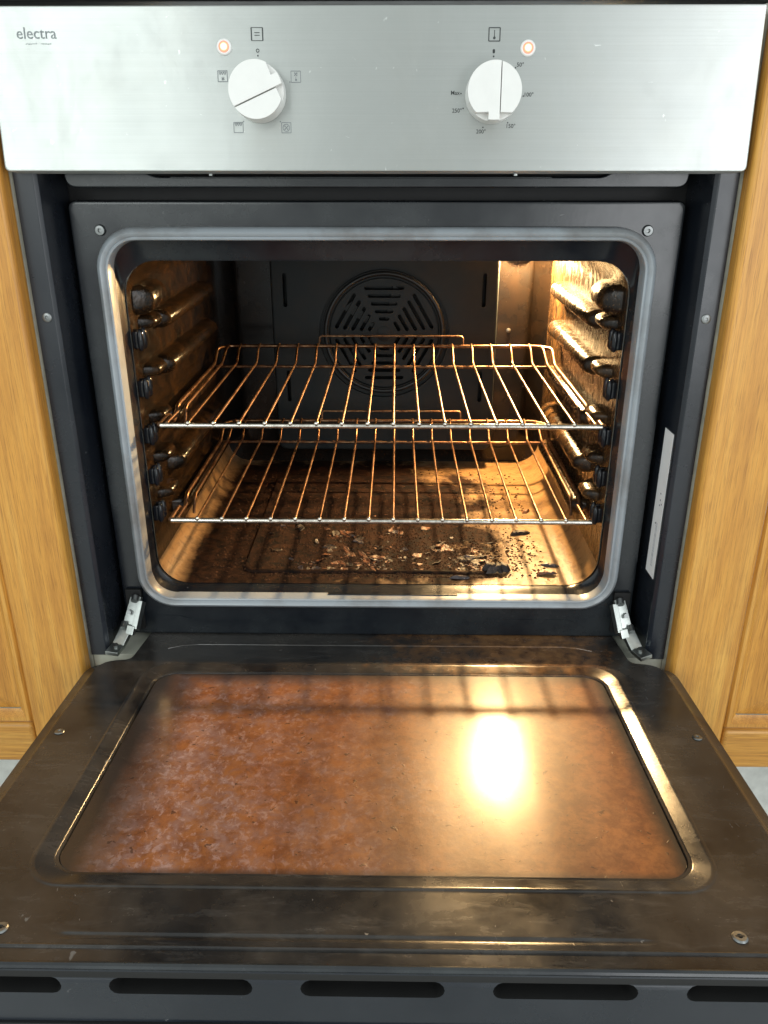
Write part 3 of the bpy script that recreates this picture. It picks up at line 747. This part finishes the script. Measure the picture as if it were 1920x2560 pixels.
# pressed lines in the pan
dp('pressed_line', MB().tube([(-.222, -.010, -.0002), (-.208, -.003, -.0002), (-.190, -.0003, -.0002), (.190, -.0003, -.0002), (.206, -.003, -.0002), (.220, -.009, -.0002)], .0013, 8), DOORPAN)
dp('pressed_line', MB().tube([(-.262, -.3905, -.0004), (.262, -.3905, -.0004)], .0016, 8), DOORPAN)
dp('pressed_line', MB().tube([(-.2790, -.4035, -.0008), (.2790, -.4035, -.0008)], .0022, 8), ENAMEL)
for s in (-1, 1):
    q = dp('screw', screw((0, 0, 0), .0034, -.0012, ax='z'), SCREW); q.location = (s*.2745, -.165, 0); q.name = 'screw'
    q = dp('screw', screw((0, 0, 0), .0039, -.0014, ax='z'), SCREW); q.location = (s*.2265-.0005, -.378, 0)
    MB().box(-.0028, .0028, -.0005, .0005, .0006, .00155).build('cross_slot', SLOT, door).location = q.location
# hinges
def dw(x, u, n): return DM @ Vector((x, -u, n))
def bar(m, a, b, wd, th, up=(0, -.3, 1)):
    a = Vector(a); b = Vector(b); d = (b-a).normalized(); s_ = d.cross(Vector(up)).normalized(); n = s_.cross(d)
    v = []
    for p in (a, b):
        for i, j in ((-1, -1), (1, -1), (1, 1), (-1, 1)): v.append(p + s_*i*wd/2 + n*j*th/2)
    m.add(v, [(3,2,1,0), (4,5,6,7), (0,1,5,4), (1,2,6,5), (2,3,7,6), (3,0,4,7)])
for s in (-1, 1):
    A = Vector((s*.2545, .0520, .3035)); B = Vector((s*.2605, .0350, .2790)); Cc = Vector((s*.2690, .0210, .2625))
    Dd = dw(s*.2735-.002, .026, .0015)
    m = MB(); bar(m, A, B, .0120, .0050); bar(m, B, Cc, .0135, .0055); bar(m, Cc, Dd, .0140, .0045)
    h = opart('hinge', m, ZINC, .0006)
    k = MB(); bar(k, A+Vector((-s*.006, -.004, -.004)), B+Vector((-s*.008, -.005, -.003)), .0055, .010); bar(k, B+Vector((-s*.005, -.006, .002)), B+Vector((-s*.003, -.010, -.006)), .0085, .005)
    k.build('hinge_claw', ZINC, h, .0005)
    k = MB(); k.tube([A+Vector((0, -.004, .002)), A+Vector((0, -.009, -.001))], .0040, 10); k.tube([B+Vector((s*.004, -.002, .004)), B+Vector((s*.004, -.009, .001))], .003, 10); k.tube([Cc.lerp(Dd, .35)+Vector((0, 0, .001)), Cc.lerp(Dd, .35)+Vector((0, -.001, .0050))], .0026, 10); k.tube([A.lerp(B, .55)+Vector((s*.002, -.001, .001)), A.lerp(B, .55)+Vector((s*.002, -.0065, .003))], .0024, 10); k.build('hinge_pin', SCREW, h)
    opart('hinge_slot', MB().box(s*.2575-.0085, s*.2575+.0085, .0500, .0543, .2640, .3120), SLOT, .001)

# ------------------------------------------------------------------ wire racks
def rack(label):
    root = empty('wire_rack', (0, 0, 0)); tag(root, label, 'oven rack', 'wire racks in the oven')
    HW = .2225; yf, yc, yr = .0820, .3600, .3920; up = .0165
    def P(name, pts, r, mat=RODS, seg=8):
        return MB().tube(pts, r, seg).build(name, mat, root, 0, 2, True, 60)
    def rnd(pts, k=4, rad=.006):
        out_ = [Vector(pts[0])]
        for i in range(1, len(pts)-1):
            p = Vector(pts[i]); a = (Vector(pts[i-1])-p); b_ = (Vector(pts[i+1])-p); ra = min(rad, a.length*.45, b_.length*.45)
            a = p+a.normalized()*ra; b_ = p+b_.normalized()*ra
            for j in range(k+1):
                t_ = j/k; out_.append(a*(1-t_)**2 + p*2*t_*(1-t_) + b_*t_*t_)
        return out_ + [Vector(pts[-1])]
    P('front_bar', [(-HW+.001, yf, 0), (HW-.001, yf, 0)], .0029, CHROME, 10)
    P('cross_bar', [(-HW, yc, -.0042), (HW, yc, -.0042)], .0019, RODS)
    # frame wire : both sides and the raised rear
    fr = rnd([(-HW, yf, .0005), (-HW, .120, .0005), (-HW, .128, -.010), (-HW, .145, -.010), (-HW, .155, .0005), (-HW, .350, .0005), (-HW, .378, up), (-HW+.016, yr, up), (HW-.016, yr, up), (HW, .378, up), (HW, .350, .0005), (HW, .155, .0005), (HW, .145, -.010), (HW, .128, -.010), (HW, .120, .0005), (HW, yf, .0005)])
    P('frame_wire', fr, .0024, RODS)
    for k in range(16):
        x = -.1935 + .0258*k
        P('rod', rnd([(x, yf-.0022, .0030), (x, .355, .0018), (x, .376, up+.0005), (x, yr+.0005, up+.0026)], 3, .006), .0015, RODS)
        MB().lathe([(.0004, -.0020), (.0022, -.0012), (.0026, 0), (.0022, .0012), (.0004, .0020)], (x, yf-.0022, .0030), 'y', 10).build('weld', CHROME, root, 0, 2, True, 80)
    for s in (-1, 1):
        P('edge_rod', rnd([(s*.2145, yf-.0015, .0030), (s*.2145, .122, .0022)]), .0016, RODS)
        P('edge_rod', rnd([(s*.2125, .140, -.017), (s*.2125, .152, .0005), (s*.2125, .352, .0018), (s*.2105, .376, up), (s*.2085, yr, up+.001)], 3), .0017, RODS)
    P('rear_stop', rnd([(-.088, yr, up), (-.088, yr+.005, up+.0125), (.105, yr+.005, up+.0125), (.105, yr, up)], 3, .004), .0014, RODS)
    return root
r1 = rack('upper wire rack inside the oven, level with the fan cover'); r1.location = (.0036, 0, RZ)
r2 = r1.copy(); COL.objects.link(r2); r2['label'] = 'lower wire rack inside the oven, just above the crumb-covered floor'; r2.location = (.0040, 0, RZ2)
for ch in list(r1.children):
    q = ch.copy(); COL.objects.link(q); q.parent = r2

# ------------------------------------------------------------------ burnt food
ZF = CZ0 + .0013
def flake(rx, ry, h, seed, curl=0, n=11):
    """thin irregular chip with a domed, torn outline"""
    rnd_ = random.Random(seed); m = MB(); top = []; bot = []; mid = []
    ph = rnd_.uniform(0, 6)
    for k in range(n):
        a = 2*pi*k/n; q = 1 + .28*sin(2*a+ph) + rnd_.uniform(-.28, .22)
        q *= rnd_.choice((.72, 1, 1, 1.18)); x, y = rx*q*cos(a), ry*q*sin(a); lift = curl*max(0, sin(a+ph))
        bot.append((x, y, lift)); mid.append((x*.72, y*.72, h*rnd_.uniform(.5, 1.0)+lift*.5)); top.append((x*.3, y*.3, h*rnd_.uniform(.75, 1.15)))
    m.loft([bot, mid, top], cap0=True, cap1=True); return m
def put(name, x, y, rx, ry, h, seed, mat, label=None, cat=None, group=None, rz=0, curl=0, z=ZF, n=11):
    o = flake(rx, ry, h, seed, curl, n).build(name, mat, None, 0, 2, True, 25)
    o.location = (x, y, z); o.rotation_euler = (0, 0, rz)
    return tag(o, label, cat, group)
put('charred_lump', .1320, .1050, .0125, .0085, .0085, 3, CHARM, 'large black charred lump near the front right of the oven floor', 'burnt food', n=16)
put('burnt_flake', .1850, .0975, .0100, .0045, .0045, 11, FLAKEM, 'torn brown flake alone at the front right of the oven floor', 'burnt food', curl=.002, n=14, z=CZ0+.0003)
put('burnt_flake', .1935, .1190, .0095, .0034, .0030, 12, FLAKEG, 'flat oval grey-brown flake nearest the right oven wall', 'burnt food', n=14, z=CZ0+.0003)
put('burnt_flake', .0905, .0880, .0080, .0035, .0032, 13, FLAKEG, 'small flake at the front edge left of the black lump', 'burnt food', z=CZ0+.0003)
put('burnt_flake', .1700, .2050, .0110, .0060, .0045, 14, CHARM, 'dark burnt flake under the right part of the lower rack', 'burnt food', z=CZ0+.0003)
put('burnt_flake', .1900, .2750, .0060, .0045, .0030, 15, FLAKEM, 'small tan flake far back beside the floor tray edge', 'burnt food', z=CZ0+.0003)
# nearest loose flakes, one object each
base = [flake(.0068, .0046, .0010, 30+k, .0022, 8).mesh('burnt_flake') for k in range(7)]
for k, me in enumerate(base):
    me.materials.append((FLAKEM, FLAKEG, CHARM)[k % 3])
R_ = random.Random(5)
NAMES = ('reddish-brown', 'grey-brown', 'black')
clus = [(R_.uniform(-.125, .125) if k % 2 else R_.gauss(.02, .06), .106+abs(R_.gauss(0, .055)), R_.uniform(.006, .024)) for k in range(31)]
for k in range(230):
    cx_, cy_, cs_ = clus[R_.randrange(31)]
    x = R_.gauss(cx_, cs_*1.3); y = R_.gauss(cy_, cs_)
    if not -.135 < x < .135: x = R_.uniform(-.12, .12)
    y = min(max(y, .1055), .36)
    kk = R_.randrange(7)
    o = bpy.data.objects.new('burnt_flake', base[kk]); COL.objects.link(o)
    sc_ = .35 + .95*R_.random()**2.2; o.scale = (sc_*R_.uniform(.7, 1.3), sc_*R_.uniform(.7, 1.2), sc_*R_.uniform(.7, 1.5)); o.rotation_euler = (R_.uniform(-.12, .12), R_.uniform(-.12, .12), R_.uniform(0, 6.28))
    o.location = (x, y, ZF)
    tag(o, 'small %s burnt flake lying loose on the %s half of the floor tray' % (NAMES[kk % 3], 'left' if x < 0 else 'right'), 'burnt food', 'loose %s flakes on the %s of the oven floor' % (NAMES[kk % 3], 'left' if x < 0 else 'right'))
# the crumbs nobody could count
m = MB()
for k in range(9000):
    if k < 4300: x = R_.gauss(-.01, .090); y = .088 + abs(R_.gauss(0, .12))
    else: x = R_.uniform(-.19, .19); y = R_.uniform(.08, .42)
    if k % 2: cx_, cy_, cs_ = clus[k % 31]; x = R_.gauss(cx_, cs_*1.6); y = max(.09, R_.gauss(cy_, cs_*1.3))
    if abs(x) > .19 or y > .43: continue
    z = ZF if (-.145 < x < .142 and .104 < y < .39) else CZ0+.0003
    s_ = .0004 + .0019*R_.random()**2; a = R_.uniform(0, 6.28); n = 5; pts = []
    for j in range(n):
        q = s_*R_.uniform(.6, 1.3); pts.append((x+q*cos(a+2*pi*j/n), y+q*.8*sin(a+2*pi*j/n), z-.0002))
    m.add(pts + [(x, y, z+s_*R_.uniform(.3, .9))], [(j, (j+1) % n, n) for j in range(n)])
cr = m.build('burnt_crumbs', CRUMB, None, 0, 2, False, None); tag(cr, 'scatter of tiny burnt crumbs across the oven floor', 'crumbs', kind='stuff')
